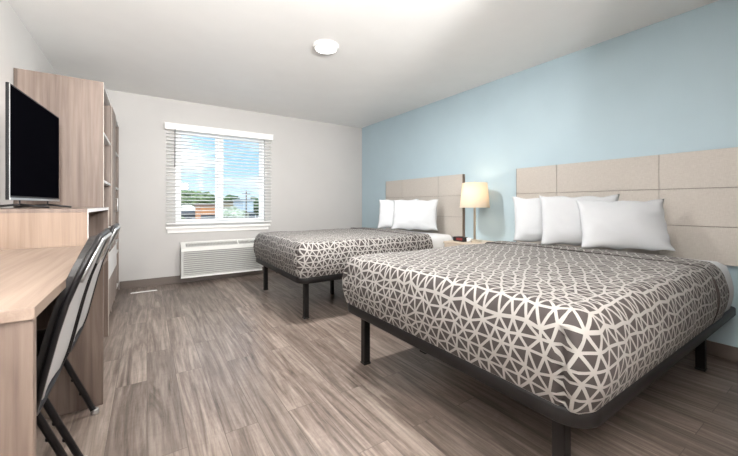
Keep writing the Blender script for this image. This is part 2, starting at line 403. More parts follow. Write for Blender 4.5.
def project(p, off):
    """point near the mattress skin -> on the cloth, off above the skin"""
    nx = max(p.x, IX0); ny = max(-IY, min(IY, p.y)); dx, dy = p.x - nx, p.y - ny; D_ = math.hypot(dx, dy)
    if D_ < 1e-6: return place(nx, ny, 0, 0, 0, off)
    flat = RP - RE; zc = MT - RE
    if D_ <= flat: d = D_
    elif p.z < zc: d = flat + RE * PI / 2 + (zc - p.z)
    else: d = flat + RE * math.atan2(D_ - flat, p.z - zc)
    return place(nx, ny, dx / D_, dy / D_, min(d, DMAX), off)

def coverlet_points(L, uend, ustart=None, rnd=random.Random(4)):
    pts = []; hexh = L * 0.866
    ix0 = x0c + RP; iy = hyc - RP
    us = ix0 if ustart is None else ustart
    # side rows at distance d from the inner rectangle
    rows = max(2, round(DMAX / hexh)); hr = DMAX / rows
    for r in range(rows + 1):
        d = r * hr; o = prof_d(d, 0)[0]
        corner = PI / 2 * o; segs = [('R', uend - us)]
        if ustart is None: segs += [('C', corner), ('F', 2 * iy), ('C2', corner)]
        segs += [('L', uend - us)]
        tot = sum(s[1] for s in segs); n = max(2, round(tot / L)); st = tot / n
        ph = 0.5 if r % 2 else 0.0
        ss = [0.0] + [(k + ph) * st for k in range(0 if ph else 1, n if not ph else n)] + [tot]
        for i, s in enumerate(ss):
            ends = i == 0 or i == len(ss) - 1; bottom = r == rows
            if not ends: s += rnd.uniform(-.24, .24) * st
            dd = d + (0 if bottom else rnd.uniform(-.24, .24) * hr if r else rnd.uniform(-.3, .3) * hr)
            q = s
            if ustart is not None:
                if q <= segs[0][1]: pts.append((uend - q, iy + dd)) if (ends or q < segs[0][1] - .2 * L) else pts.append((us, iy + dd))
                else: pts.append((us + (q - segs[0][1]), -iy - dd))
                continue
            if q < segs[0][1]: pts.append((uend - q, iy + dd)); continue
            q -= segs[0][1]
            if q < corner:
                a = PI / 2 + PI / 2 * (q / corner); pts.append((ix0 + dd * math.cos(a), iy + dd * math.sin(a))); continue
            q -= corner
            if q < 2 * iy: pts.append((ix0 - dd, iy - q)); continue
            q -= 2 * iy
            if q < corner:
                a = PI + PI / 2 * (q / corner); pts.append((ix0 + dd * math.cos(a), -iy + dd * math.sin(a))); continue
            q -= corner; pts.append((min(uend, ix0 + q), -iy - dd))
    # top
    ny = max(2, round(2 * iy / L)); sy = 2 * iy / ny; nxr = max(1, round((uend - us) / hexh)); sx = (uend - us) / nxr
    for i in range(1, nxr + 1):
        off = 0.5 if i % 2 else 0.0
        for k in range(ny + 1):
            v = -iy + (k + off) * sy
            if v <= -iy + .35 * sy or v >= iy - .35 * sy: continue
            u = us + i * sx
            if i < nxr: u += rnd.uniform(-.26, .26) * sx
            pts.append((u, v + rnd.uniform(-.26, .26) * sy))
    if ustart is not None:
        for k in range(ny + 1): pts.append((us, -iy + k * sy))
        nv = rows
        for r in range(rows + 1):
            for s in (-1, 1): pts.append((us, s * (iy + r * hr)))
    # drop near duplicates
    out = []
    cell = {}
    for p in pts:
        key = (int(p[0] / .03), int(p[1] / .03)); ok = True
        for a in (-1, 0, 1):
            for b in (-1, 0, 1):
                for q in cell.get((key[0] + a, key[1] + b), ()):
                    if math.hypot(p[0] - q[0], p[1] - q[1]) < 0.024: ok = False
        if ok: out.append(p); cell.setdefault(key, []).append(p)
    return out

def lawson(tris, P3):
    """flip edges towards the 3-D Delaunay triangulation"""
    def ang(a, b, c):
        x, y = P3[b] - P3[a], P3[c] - P3[a]
        return x.angle(y, 0.0)
    T_ = [list(t) for t in tris]; e2t = {}
    for i, t in enumerate(T_):
        for k in range(3): e2t.setdefault(frozenset((t[k], t[(k + 1) % 3])), set()).add(i)
    for sweep in range(6):
        flips = 0
        for e in list(e2t.keys()):
            ts = e2t.get(e)
            if not ts or len(ts) != 2: continue
            i, j = tuple(ts); a, b = tuple(e)
            c = [x for x in T_[i] if x not in e][0]; d = [x for x in T_[j] if x not in e][0]
            if c == d: continue
            if ang(c, a, b) + ang(d, a, b) > PI + 0.02 and frozenset((c, d)) not in e2t:
                if ang(a, c, b) + ang(a, d, b) > PI * .98 or ang(b, c, a) + ang(b, d, a) > PI * .98: continue
                del e2t[e]
                for t, x in ((i, c), (j, d)):
                    for m_ in (a, b): e2t[frozenset((x, m_))].discard(t)
                T_[i] = [a, c, d]; T_[j] = [b, d, c]
                for t in (i, j):
                    q = T_[t]
                    for k in range(3): e2t.setdefault(frozenset((q[k], q[(k + 1) % 3])), set()).add(t)
                flips += 1
        if not flips: break
    return T_

def coverlet(off, uend, ustart=None, seed=4, L=0.057, hw_=0.0049):
    pts = coverlet_points(L, uend, ustart, random.Random(seed))
    res = geometry.delaunay_2d_cdt([Vector(p) for p in pts], [], [], 0, 1e-5)
    V2 = res[0]; tris = [t for t in res[2] if len(t) == 3]
    P3 = [surf(v.x, v.y) for v in V2]
    us = -1e9 if ustart is None else ustart
    tris = lawson(tris, P3)
    bm = bmesh.new(); vs = [bm.verts.new(p) for p in P3]
    for t in tris:
        a, b, c = t
        ar2 = (P3[b] - P3[a]).cross(P3[c] - P3[a]).length
        if ar2 < 1e-6: continue
        area2d = (V2[b] - V2[a]).cross(V2[c] - V2[a])
        if area2d < 0: b, c = c, b
        if abs(area2d) < 1e-7: continue
        h = {a: ar2 / (P3[b] - P3[c]).length, b: ar2 / (P3[a] - P3[c]).length, c: ar2 / (P3[a] - P3[b]).length}
        lam = {k: hw_ / h[k] for k in h}; s = sum(lam.values())
        if s > 0.9:
            try: bm.faces.new((vs[a], vs[b], vs[c])).material_index = 1
            except ValueError: pass
            continue
        ins = {}
        for k in (a, b, c):
            o1, o2 = [x for x in (a, b, c) if x != k]
            w_ = {o1: lam[o1], o2: lam[o2], k: 1 - lam[o1] - lam[o2]}
            ins[k] = bm.verts.new(sum((P3[x] * w_[x] for x in w_), Vector((0, 0, 0))))
        try:
            bm.faces.new((ins[a], ins[b], ins[c])).material_index = 0
            for p_, q_ in ((a, b), (b, c), (c, a)): bm.faces.new((vs[p_], vs[q_], ins[q_], ins[p_])).material_index = 1
        except ValueError: pass
    bmesh.ops.subdivide_edges(bm, edges=bm.edges[:], cuts=2, use_grid_fill=True)
    # round hems: thin skirt along the head edge
    for v in bm.verts:
        o_ = off
        d = uend - v.co.x
        if d < 0.03: o_ = off * (0.35 + 0.65 * math.sqrt(max(0, 1 - (1 - d / 0.03) ** 2))) if ustart is None else off
        v.co = project(v.co, o_)
    # give the cloth thickness
    r = bmesh.ops.extrude_face_region(bm, geom=[e for e in bm.edges if e.is_boundary])
    for g in r['geom']:
        if isinstance(g, bmesh.types.BMFace): g.material_index = 0
    for v in [g for g in r['geom'] if isinstance(g, bmesh.types.BMVert)]:
        n_ = Vector((0, 0, 1)) if v.co.z > MT - .02 else Vector((0, 0, 0))
        if n_.length: v.co.z -= off * .5
        else:
            c_ = Vector((max(.3, min(v.co.x, 2.6)), max(-.5, min(.5, v.co.y)), v.co.z)); v.co += (c_ - v.co).normalized() * off * .5
    for f in bm.faces:
        f.smooth = True
        if ustart is not None and f.calc_center_median().x < ustart + 0.004: f.material_index = 0
    return bm

def make_bed(cend):
    root = thing('bed')
    # frame: rim with rolled edge
    bm = bmesh.new(); out = rrect(0, BL, BW / 2, 0.11); n = len(out)
    layers = []
    cx, cy = BL / 2, 0
    for ins, z in ((0.03, 0.352), (0.006, 0.352), (0.0, 0.360), (0.0, 0.402), (0.006, 0.410), (0.030, 0.410)):
        pr = rrect(ins, BL - ins, BW / 2 - ins, max(0.02, 0.11 - ins)); layers.append([bm.verts.new((x, y, z)) for x, y in pr])
    for A, B in zip(layers, layers[1:]):
        for k in range(n): bm.faces.new((A[k], A[(k + 1) % n], B[(k + 1) % n], B[k])).smooth = True
    A, B = layers[-1], layers[0]
    for k in range(n): bm.faces.new((A[k], A[(k + 1) % n], B[(k + 1) % n], B[k]))
    fr = obj('frame', bm, M['bronze'], root)
    bm = bmesh.new()
    for k in range(11):
        x = 0.12 + k * 0.182; box(bm, x - .02, x + .02, -BW / 2 + .032, BW / 2 - .032, 0.355, 0.372)
    box(bm, 0.035, BL - .035, -.02, .02, 0.325, 0.354)
    obj('slat_deck', bm, M['bronze'], root)
    for x in (0.11, 1.88):
        for y in (-BW / 2 + .13, BW / 2 - .13):
            bm = bmesh.new(); box(bm, x - .023, x + .023, y - .023, y + .023, 0.012, 0.354, 0.004)
            lg = obj('leg', bm, M['bronze'], root)
            bm = bmesh.new(); box(bm, x - .026, x + .026, y - .026, y + .026, 0.0, 0.014, 0.003); obj('foot_cap', bm, M['vinylblack'], lg)
    for x in (0.72, 1.35):
        bm = bmesh.new(); box(bm, x - .018, x + .018, -.018, .018, 0.0, 0.326, 0.003); obj('center_leg', bm, M['bronze'], root)
    # mattress with sheet
    bm = bmesh.new(); N = 60; Mv = 44; us, ue = x0c - DMAX + RP, BL - 0.012
    grid = []
    vlim = hyc - RP + DMAX
    ix0 = x0c + RP
    def msurf(a, b):     # a along length 0..1, b across -1..1: plain rounded block with a sheet on
        u = 0.06 + a * (BL - 0.03 - 0.06); v = b * (hyc - RP + DMAX)
        d = abs(v) - (hyc - RP)
        yo, zo = (abs(v), 0) if d <= 0 else ((hyc - RP) + prof_d(d, 0)[0], prof_d(d, 0)[1])
        sh = 0.0
        e = (BL - 0.03 - u)
        if e < 0.06: sh = 0.06 - math.sqrt(max(0, 0.06 ** 2 - (0.06 - e) ** 2))
        wob = 0.004 * noise.noise(Vector((u * 6, v * 6, 9)))
        s = 1 if v >= 0 else -1
        return Vector((u, s * (yo - 0.006 - (sh * .5 if zo > .05 else sh * .2) + wob), max(FT - .03, MT - 0.006 + 0.006 * (1 - (v / 1.1) ** 2) - zo - (sh if zo < .06 else sh * .3) + wob)))
    for i in range(N + 1):
        grid.append([bm.verts.new(msurf(i / N, -1 + 2 * j / Mv)) for j in range(Mv + 1)])
    for i in range(N):
        for j in range(Mv): bm.faces.new((grid[i][j], grid[i + 1][j], grid[i + 1][j + 1], grid[i][j + 1])).smooth = True
    for g in (grid[0], grid[-1]): bm.faces.new(g)
    bm.faces.new([g[0] for g in grid] + [g[-1] for g in reversed(grid)])
    obj('sheeted_mattress', bm, M['sheet'], root)
    cv = obj('coverlet', coverlet(0.015, cend - .02, None, 4), [M['cover_dark'], M['cover_light']], root)
    obj('coverlet_fold', coverlet(0.022, cend, cend - .22, 9), [M['cover_dark'], M['cover_light']], root)
    return root
bed = make_bed(1.71)
bed.location = (1.12, 1.25, 0)
tag(bed, 'large bed with geometric taupe coverlet in the foreground, on black metal legs', 'bed', 'two matching beds')
bed2 = make_bed(1.62); tag(bed2, 'x', 'bed', 'two matching beds'); bed2.location = (1.14, 3.597, 0)
bed2['label'] = 'farther bed with geometric taupe coverlet, nearer the window and air conditioner'

# headboards
def headboard(yc, label):
    t = thing('headboard', label, 'headboard', (XR, yc, 0), group='wall headboards')
    W = 0.808; c1 = W - 0.42; z0, z1 = 0.655, 1.46; zs = [z0, 0.917, 1.19, z1]; g = 0.0035
    bm = bmesh.new(); box(bm, -0.028, -0.0005, -W + .002, W - .002, z0 + .002, z1 - .002); obj('backing_board', bm, M['head_groove'], t)
    for a, b in ((-W, -c1), (-c1, c1), (c1, W)):
        for p, q in zip(zs, zs[1:]):
            bm = bmesh.new(); box(bm, -0.045, -0.027, a + g / 2 * (a > -W), b - g / 2 * (b < W), p + g / 2, q - g / 2 * (q < z1), 0.0015)
            obj('panel', bm, M['head'], t)
    for s in (-1, 1):
        bm = bmesh.new(); a, b = sorted((s * W, s * (W + 0.003))); box(bm, -0.046, -0.0005, a, b, z0, z1)
        o = obj('side_edging', bm, M['head_edge'], t); o['label'] = 'dark brown side edge' 
    return t
headboard(1.295, 'beige panelled headboard on blue wall behind the foreground bed')
headboard(3.65, 'pale panelled headboard on blue wall behind the farther bed')

# pillows
def pillow(label, yc, xb, lean, W=0.66, H=0.44, Th=0.16, rz=0, seed=1, group='white pillows', zb=0.743, roll=0.0):
    rnd = random.Random(seed); bm = bmesh.new(); n = 26; off = Vector((rnd.uniform(0, 50), rnd.uniform(0, 50), 0))
    top, bot = [], []
    for side, arr in ((1, top), (-1, bot)):
        for i in range(n + 1):
            row = []
            for j in range(n + 1):
                s = -1 + 2 * i / n; t = -1 + 2 * j / n
                s = math.sin(s * PI / 2) * .35 + s * .65; t = math.sin(t * PI / 2) * .35 + t * .65
                y = s * W / 2 * (1 - .07 * (1 - t ** 4)); z = t * H / 2 * (1 - .075 * (1 - s ** 4) * (1 if t > 0 else .5))
                edge = i in (0, n) or j in (0, n)
                fl = 0.006 if edge else 0.007
                th = fl + Th / 2 * (max(0, (1 - abs(s) ** 2.6)) ** .62) * (max(0, (1 - abs(t) ** 2.4)) ** .62)
                p = Vector((s * 1.7, t * 1.7, side * 1.0)) + off
                wr = 0.011 * noise.noise(p * 1.1) + 0.005 * noise.noise(p * 3.1)
                k = 1 - max(abs(s), abs(t)) ** 6
                rip = 0.007 * math.sin(s * 17 + seed) * (abs(t) ** 14) + 0.007 * math.sin(t * 13 + seed) * (abs(s) ** 14)
                x = side * (th + (wr * k)) + rip
                # sag: lower half fuller
                x += side * (-0.012 * t * (1 - abs(s) ** 3)) * k
                zz = z + 0.006 * math.sin(s * 9 + seed * 2) * (abs(t) ** 10)
                if edge and side == -1: row.append(arr0[i][j])
                else: row.append(bm.verts.new((x if not edge else rip, y, zz + H / 2)))
            arr.append(row)
        arr0 = top
    for arr in (top, bot):
        for i in range(n):
            for j in range(n):
                f = bm.faces.new((arr[i][j], arr[i + 1][j], arr[i + 1][j + 1], arr[i][j + 1])); f.smooth = True
    o = obj('pillow', bm, M['pillow'])
    o.location = (xb, yc, zb); o.rotation_euler = (roll, lean, rz)
    tag(o, label, 'pillow', group); return o
pillow('white pillow farthest left on the foreground bed, against the headboard', 1.54, 2.89, R(12), W=.57, H=.41, Th=.13, seed=3, rz=R(38))
pillow('white pillow in the middle of the foreground bed, between two others', 1.275, 2.875, R(12), W=.58, H=.42, Th=.13, seed=5, rz=R(38))
pillow('fullest white pillow in front on the right of the foreground bed', 0.985, 2.91, R(22), W=.58, H=.40, Th=.15, seed=11, rz=R(38))
pillow('white pillow standing at left on the farther bed', 3.58, 2.84, R(12), W=.57, H=.42, Th=.13, seed=14, rz=R(38))
pillow('warm-lit white pillow in front at right on the farther bed', 3.30, 2.90, R(16), W=.62, H=.42, Th=.14, seed=17, rz=R(38))

# ------------------------------------------------------------------ nightstand, lamp, clock
ns = thing('nightstand', 'pale wooden nightstand between the two beds', 'nightstand', (3.34, 2.425, 0))
bxo('top', M['night'], ns, -0.47, -0.002, -0.325, 0.325, 0.628, 0.652, bev=0.002)
for s in (-1, 1): bxo('side_panel', M['night'], ns, -0.46, -0.002, *sorted((s * .318, s * .298)), 0.03, 0.628)
bxo('back_panel', M['night'], ns, -0.02, -0.003, -0.297, 0.297, 0.05, 0.627)
dr = bxo('drawer', M['night'], ns, -0.468, -0.05, -0.294, 0.294, 0.44, 0.622, bev=0.002)
bm = bmesh.new(); tube(bm, [(-.468, -.06, .53), (-.49, -.06, .53), (-.49, .06, .53), (-.468, .06, .53)], 0.005, 8); obj('handle', bm, M['black'], dr)
bxo('shelf', M['night'], ns, -0.455, -0.021, -0.297, 0.297, 0.12, 0.14)

lp = thing('table_lamp', 'lit table lamp with cream drum shade on the nightstand', 'lamp', (3.10, 2.49, 0.6525))
bm = bmesh.new(); lathe(bm, (0, 0, 0), [(0.075, 0), (0.075, 0.010), (0.068, 0.016), (0.02, 0.020), (0.013, 0.032)], 32); obj('base', bm, M['lampmetal'], lp)
bm = bmesh.new(); lathe(bm, (0, 0, 0), [(0.013, 0.03), (0.013, 0.43), (0.018, 0.435), (0.018, 0.455), (0.006, 0.46), (0.006, 0.67)], 20); obj('stem', bm, M['lampmetal'], lp)
bm = bmesh.new(); sh = [(0.160, 0.388), (0.142, 0.683)]
lathe(bm, (0, 0, 0), [(0.165, 0.388), (0.136, 0.668), (0.1335, 0.668), (0.1625, 0.388), (0.165, 0.388)], 40, close=False); obj('lamp_shade', bm, M['shade'], lp)
bm = bmesh.new(); lathe(bm, (0, 0, 0), [(0.004, 0.462), (0.02, 0.47), (0.03, 0.50), (0.026, 0.53), (0.010, 0.55), (0.006, 0.552)], 20); obj('bulb', bm, M['bulb'], lp)
bm = bmesh.new()
for k in range(3):
    a = 2 * PI * k / 3; tube(bm, [(0, 0, .655), (0.136 * math.cos(a), 0.136 * math.sin(a), .655)], 0.002, 6)
lathe(bm, (0, 0, 0), [(0.008, .65), (0.008, .675), (0.002, .685)], 12)
obj('finial_and_spider', bm, M['lampmetal'], lp)
L = bpy.data.lights.new('lamp_bulb_light', 'POINT'); L.energy = 1.6; L.color = (1, 0.78, 0.56); L.shadow_soft_size = 0.035
o = bpy.data.objects.new('lamp_bulb_light', L); COL.objects.link(o); o.location = (3.10, 2.49, 0.6525 + 0.59)

ck = thing('alarm_clock', 'small black alarm clock beside the lamp on the nightstand', 'clock', (3.0, 2.61, 0.6525), R(0))
bm = bmesh.new(); box(bm, -0.035, 0.035, -0.08, 0.08, 0.0, 0.052, 0.006); obj('case', bm, M['vinylblack'], ck)
bm = bmesh.new(); box(bm, -0.0365, -0.0352, -0.055, 0.03, 0.015, 0.042); obj('display', bm, mat('clock_display_red', (0.20, 0.03, 0.03), 0.3), ck)
bm = bmesh.new(); box(bm, -.02, .02, -.03, .03, .052, .057, .001); obj('snooze_button', bm, M['black'], ck)
bm = bmesh.new(); lathe(bm, (0, 0, 0), [(0.022, 0), (0.026, 0.05), (0.024, 0.05), (0.020, 0.004)], 20); o = obj('cup', bm, M['white']); o.location = (2.985, 2.475, 0.6525)
tag(o, 'tiny white cup between the clock and the lamp base', 'cup')

# ------------------------------------------------------------------ desk, media cabinet, tall units (left wall)
XD = -0.197
dk = thing('desk', 'light wooden desk along the left wall with folding chairs at it', 'desk', (XL, 1.64, 0))
def lb(name, m, parent, x0, x1, y0, y1, z0, z1, bev=0.0015):
    l = parent.location; bm = bmesh.new(); box(bm, x0 - l.x, x1 - l.x, y0 - l.y, y1 - l.y, z0 - l.z, z1 - l.z, bev=bev); return obj(name, bm, m, parent)
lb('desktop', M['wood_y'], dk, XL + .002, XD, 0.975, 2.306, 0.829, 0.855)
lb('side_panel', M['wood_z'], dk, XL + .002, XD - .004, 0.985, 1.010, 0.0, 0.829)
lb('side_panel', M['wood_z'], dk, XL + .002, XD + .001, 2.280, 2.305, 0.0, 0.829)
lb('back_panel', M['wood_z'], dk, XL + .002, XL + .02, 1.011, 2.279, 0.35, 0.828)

XM = -0.264
mc = thing('media_cabinet', 'low open wooden cabinet under the television', 'cabinet', (XL, 2.87, 0))
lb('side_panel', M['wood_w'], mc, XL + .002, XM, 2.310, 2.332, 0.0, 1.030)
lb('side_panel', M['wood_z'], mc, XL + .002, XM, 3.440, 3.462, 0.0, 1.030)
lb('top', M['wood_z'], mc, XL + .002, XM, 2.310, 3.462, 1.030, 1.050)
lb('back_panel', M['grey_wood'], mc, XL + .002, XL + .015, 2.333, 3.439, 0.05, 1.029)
bmx = lb('edge_banding', M['edgewhite'], mc, XM + .0003, XM + .002, 2.310, 3.462, 1.0302, 1.0505, 0); bmx['label'] = 'white front edge strip'
bmx = lb('edge_banding', M['edgewhite'], mc, XM + .0003, XM + .002, 2.310, 2.332, 0.0, 1.030, 0); bmx['label'] = 'white front edge strip'
bmx = lb('edge_banding', M['edge'], mc, XM + .0003, XM + .002, 3.440, 3.462, 0.0, 1.030, 0); bmx['label'] = 'pale front edge strip'

lb('shelf', M['wood_z'], mc, XL + .016, XM - .004, 2.333, 3.439, 0.62, 0.64)
XT, ZT = -0.298, 2.075
def tall(name, label, cat, y0, y1, shelves, door=False):
    t = thing(name, label, cat, (XL, (y0 + y1) / 2, 0)); p = 0.022; x0 = XL + .002
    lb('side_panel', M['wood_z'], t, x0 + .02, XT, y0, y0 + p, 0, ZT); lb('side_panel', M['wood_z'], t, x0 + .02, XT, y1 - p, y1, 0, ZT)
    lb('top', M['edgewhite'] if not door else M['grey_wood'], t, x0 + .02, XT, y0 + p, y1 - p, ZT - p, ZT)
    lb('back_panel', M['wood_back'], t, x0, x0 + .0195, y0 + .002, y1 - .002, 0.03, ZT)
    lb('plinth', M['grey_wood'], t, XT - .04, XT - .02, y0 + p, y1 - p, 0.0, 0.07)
    e = lb('edge_banding', M['edge'], t, XT + .0003, XT + .0025, y0, y0 + p, 0, ZT, 0); e['label'] = 'pale front edge strip'
    if door:
        d = lb('door', M['grey_wood'], t, XT + .0028, XT + .010, y0 + .003, y1 - .003, 0.07, ZT - .02)
        bm = bmesh.new(); l = t.location; tube(bm, [(XT + .010 - l.x, y1 - .06 - l.y, 1.0), (XT + .03 - l.x, y1 - .06 - l.y, 1.0), (XT + .03 - l.x, y1 - .06 - l.y, 1.14), (XT + .010 - l.x, y1 - .06 - l.y, 1.14)], .005, 8)
        obj('handle', bm, M['silver'], d)
    else:
        lb('inner_lining', M['grey_wood'], t, x0 + .02, XT - .004, y1 - p - .004, y1 - p - .0005, 0.07, ZT - p - .001)
        for z in shelves: lb('shelf', M['edgewhite'], t, x0 + .022, XT - .002, y0 + p, y1 - p - .005, z - .011, z + .011)
    for z0_, z1_, mm in ((0.09, 0.405, 'grey_wood'), (0.41, 0.64, 'edgewhite')):
        if y0 < 4.6:
            q = lb('drawer', M[mm], t, XT + .0105, XT + .018, y0 + .002, y1 - .002, z0_, z1_)
            if mm == 'edgewhite': q['label'] = 'white drawer front'
    return t
tall('bookcase', 'tall wooden open bookcase behind the television, its broad side facing the desk', 'bookcase', 3.470, 4.195, [1.67, 1.27, 0.85, 0.08])
tall('wardrobe', 'narrow tall closed wooden cabinet between the two open shelf units', 'wardrobe', 4.20, 4.625, [], True)
tall('bookcase', 'tall narrow open shelf unit in the far corner beside the window wall', 'bookcase', 4.63, 5.262, [1.68, 1.27, 0.63, 0.50, 0.08])

# television
Lp, Rp = Vector((-0.572, 2.375)), Vector((-0.512, 3.147)); dv = Rp - Lp; tw = dv.length
ang = math.atan2(dv.y, dv.x)
tv = thing('television', 'black flat screen television standing on the media cabinet', 'television', ((Lp.x + Rp.x) / 2, (Lp.y + Rp.y) / 2, 1.0505), ang - PI / 2)
h = tw / 2; zb, zt = 0.045, 0.632
bm = bmesh.new(); box(bm, -0.014, 0.0, -h, h, zb, zt, 0.003); obj('bezel', bm, M['bezel'], tv)
bm = bmesh.new(); box(bm, -0.045, -0.0135, -h * .45, h * .7, zb + .03, zt - .22, 0.010); obj('rear_housing', bm, M['vinylblack'], tv)
bm = bmesh.new(); box(bm, 0.0002, 0.0015, -h + .010, h - .010, zb + .022, zt - .010); obj('screen', bm, M['gloss'], tv)
bm = bmesh.new(); box(bm, 0.0, 0.002, -h + .003, -h + .008, zb, zt - .004); box(bm, 0.0, 0.003, -h + .008, h, zb, zb + .012); o = obj('trim_strip', bm, M['silver'], tv); o['label'] = 'silver lower and near edge trim'
for s in (-1, 1):
    bm = bmesh.new(); y = s * h * .55
    tube(bm, [(-0.16, y - .03, 0.006), (-.015, y, 0.022), (-.015, y, 0.06)], 0.006, 8); tube(bm, [(-.015, y, 0.022), (0.10, y + .02, 0.006)], 0.006, 8)
    obj('stand_foot', bm, M['black'], tv)

# ------------------------------------------------------------------ chairs
def make_chair():
    t = thing('chair')
    prof = [(0.970, -.122), (0.94, -.132), (0.87, -.160), (0.78, -.192), (0.70, -.213), (0.60, -.235), (0.53, -.250), (0.46, -.268)]
    X0 = -0.25
    def px(z):
        for (z1, a), (z0, b) in zip(prof, prof[1:]):
            if z >= z0: k = (z - z0) / (z1 - z0); return b + (a - b) * k
        return prof[-1][1]
    hwd = 0.212; zt, zb_ = 0.970, 0.46
    def hw(z):   # rounded outline
        r = 0.11; rb = .08
        if z > zt - r: return hwd - r + math.sqrt(max(0, r * r - (z - (zt - r)) ** 2))
        if z < zb_ + rb: return hwd - rb + math.sqrt(max(0, rb * rb - ((zb_ + rb) - z) ** 2))
        return hwd
    def slab(xo0, xo1, ins, z0, z1, n=34):
        bm = bmesh.new(); rings = []
        for i in range(n + 1):
            a = i / n; zz = z0 + (z1 - z0) * (0.5 - 0.5 * math.cos(PI * a))
            k = (zz - z0) / (z1 - z0); zm = zb_ + (zt - zb_) * k
            wv = max(0.004, hw(zm) - ins); x = px(zz) - X0
            ring = []
            for fy in (-1, -.6, -.2, .2, .6, 1): ring.append(bm.verts.new((x + xo1 - 0.006 * (1 - fy * fy), fy * wv, zz)))
            for fy in (1, .6, .2, -.2, -.6, -1): ring.append(bm.verts.new((x + xo0 - 0.010 * (1 - fy * fy), fy * wv, zz)))
            rings.append(ring)
        m_ = len(rings[0])
        for A, B in zip(rings, rings[1:]):
            for k in range(m_):
                f = bm.faces.new((A[k], A[(k + 1) % m_], B[(k + 1) % m_], B[k])); f.smooth = (k not in (5, 11))
        bm.faces.new(rings[0]); bm.faces.new(list(reversed(rings[-1])))
        return bm
    obj('backrest', slab(-0.030, -0.004, 0.012, zb_ + .012, zt - .012), M['vinylblack'], t)
    o = obj('rear_panel', slab(-0.005, 0.001, 0.026, zb_ + .026, zt - .03), M['chairgrey'], t); o['label'] = 'light grey rear panel'
    pts = []
    n = 60
    zz = [zb_ + (zt - zb_) * (0.5 - 0.5 * math.cos(PI * k / n)) for k in range(n + 1)]
    loop = [(px(z) - X0 - .004, -hw(z), z) for z in zz] + [(px(zt) - X0 - .004, y, zt) for y in (-.05, .05)] + [(px(z) - X0 - .004, hw(z), z) for z in reversed(zz)] + [(px(zb_) - X0 - .004, y, zb_) for y in (.07, -.07)]
    bm = bmesh.new(); tube(bm, loop, 0.009, 8, closed=True); obj('back_frame', bm, M['black'], t)
    # bright metal rail down the rear of the upper back
    bm = bmesh.new()
    arc = []
    for k in range(15):
        z = 0.84 + (zt - .012 - .84) * math.sin(PI / 2 * k / 14); arc.append((px(z) - X0 + .006, -(hw(z) - .018), z))
    full = arc + [(p[0], -p[1], p[2]) for p in reversed(arc)]
    tube(bm, full, 0.007, 8); o = obj('top_rail', bm, M['silver'], t); o['label'] = 'shiny metal rail around the top'
    # seat, tubular legs
    bm = bmesh.new(); box(bm, -0.40, -0.045, -.195, .195, 0.445, 0.478, 0.015); obj('seat', bm, M['vinylblack'], t)
    for s in (-1, 1):
        y = s * .205
        def P_(x, yy, z): return (x - X0, yy, z)
        bm = bmesh.new(); tube(bm, [P_(-.268, y * 1.0, .52), P_(-.285, y, .45), P_(-.37, y, .25), P_(-.50, y, .012)], 0.0125, 10); l = obj('leg', bm, M['black'], t)
        bm = bmesh.new(); lathe(bm, P_(-.505, y, 0), [(0.014, 0), (0.016, 0.005), (0.016, 0.02), (0.012, 0.023)], 14); obj('foot_cap', bm, M['black'], l)
        y2 = s * .198
        bm = bmesh.new(); tube(bm, [P_(-.405, y2, .43), P_(-.338, y2, .30), P_(-.226, y2, .014)], 0.0125, 10); l = obj('leg', bm, M['black'], t)
        bm = bmesh.new(); lathe(bm, P_(-.223, y2, 0), [(0.015, 0), (0.017, 0.006), (0.017, 0.022), (0.013, 0.026)], 14); o = obj('foot_cap', bm, M['silver'], l); o['label'] = 'pale metal foot cap'
        for q in (.35, .62):
            bm = bmesh.new(); lathe(bm, P_(-.338 + .112 * q - .008, y2, .30 - .286 * q - .010), [(0.007, 0), (0.009, 0.004), (0.009, 0.012), (0.006, 0.015)], 10); obj('bumper', bm, M['vinylblack'], l)
    return t
M['chairgrey'] = mat('light_grey_shell', (0.55, 0.55, 0.55), 0.4, spec=0.4)
ch = make_chair(); ch.location = (-0.25, 1.50, 0)
tag(ch, 'nearer chair with black back and grey rear panel, pushed under the desk', 'chair', 'two chairs along the left side')
c2 = copy_tree(ch); c2.location = (-0.25, 2.005, 0); c2['label'] = 'farther black-framed chair at the desk, next to the wooden end panel'

# ------------------------------------------------------------------ outside
GZ = -3.3
def outm(n, c, r=.8): return mat(n, c, r, spec=.2)
bm = bmesh.new(); box(bm, -160, 220, 9, 260, GZ - .3, GZ)
gm = outm('asphalt', (0.23, 0.23, 0.225)); tex(gm, noise_n(gm, coords(gm), .25, 5), (0.19, 0.19, 0.18), (0.30, 0.29, 0.27))
tag(obj('parking_lot', bm, gm), kind='structure')
bm = bmesh.new(); box(bm, -160, 220, 30, 52, GZ, GZ + .04); gr = outm('grass', (0.16, 0.22, 0.08)); tex(gr, noise_n(gr, coords(gr), .6, 5), (.11, .17, .05), (.30, .30, .14)); tag(obj('grass_strip', bm, gr), kind='structure')
FR, HY = 333.5, 205; AY = R(33.65)
def at(px_, y):        # ground position seen in pixel column px_ at distance y
    u = (px_ - 369) / FR; rx = u * math.cos(AY) + math.sin(AY); ry = -u * math.sin(AY) + math.cos(AY)
    return rx / ry * y
leaf = outm('tree_leaves', (0.08, 0.14, 0.05)); tex(leaf, noise_n(leaf, coords(leaf), 1.4, 5), (0.045, 0.075, 0.03), (0.17, 0.22, 0.09))
leaf2 = outm('dark_tree_leaves', (0.06, 0.1, 0.04)); tex(leaf2, noise_n(leaf2, coords(leaf2), 1.4, 5), (0.03, 0.055, 0.025), (0.10, 0.15, 0.06))
leaf3 = outm('pale_tree_leaves', (0.3, 0.32, 0.22)); tex(leaf3, noise_n(leaf3, coords(leaf3), 2, 5), (0.2, 0.24, 0.13), (0.48, 0.48, 0.40))
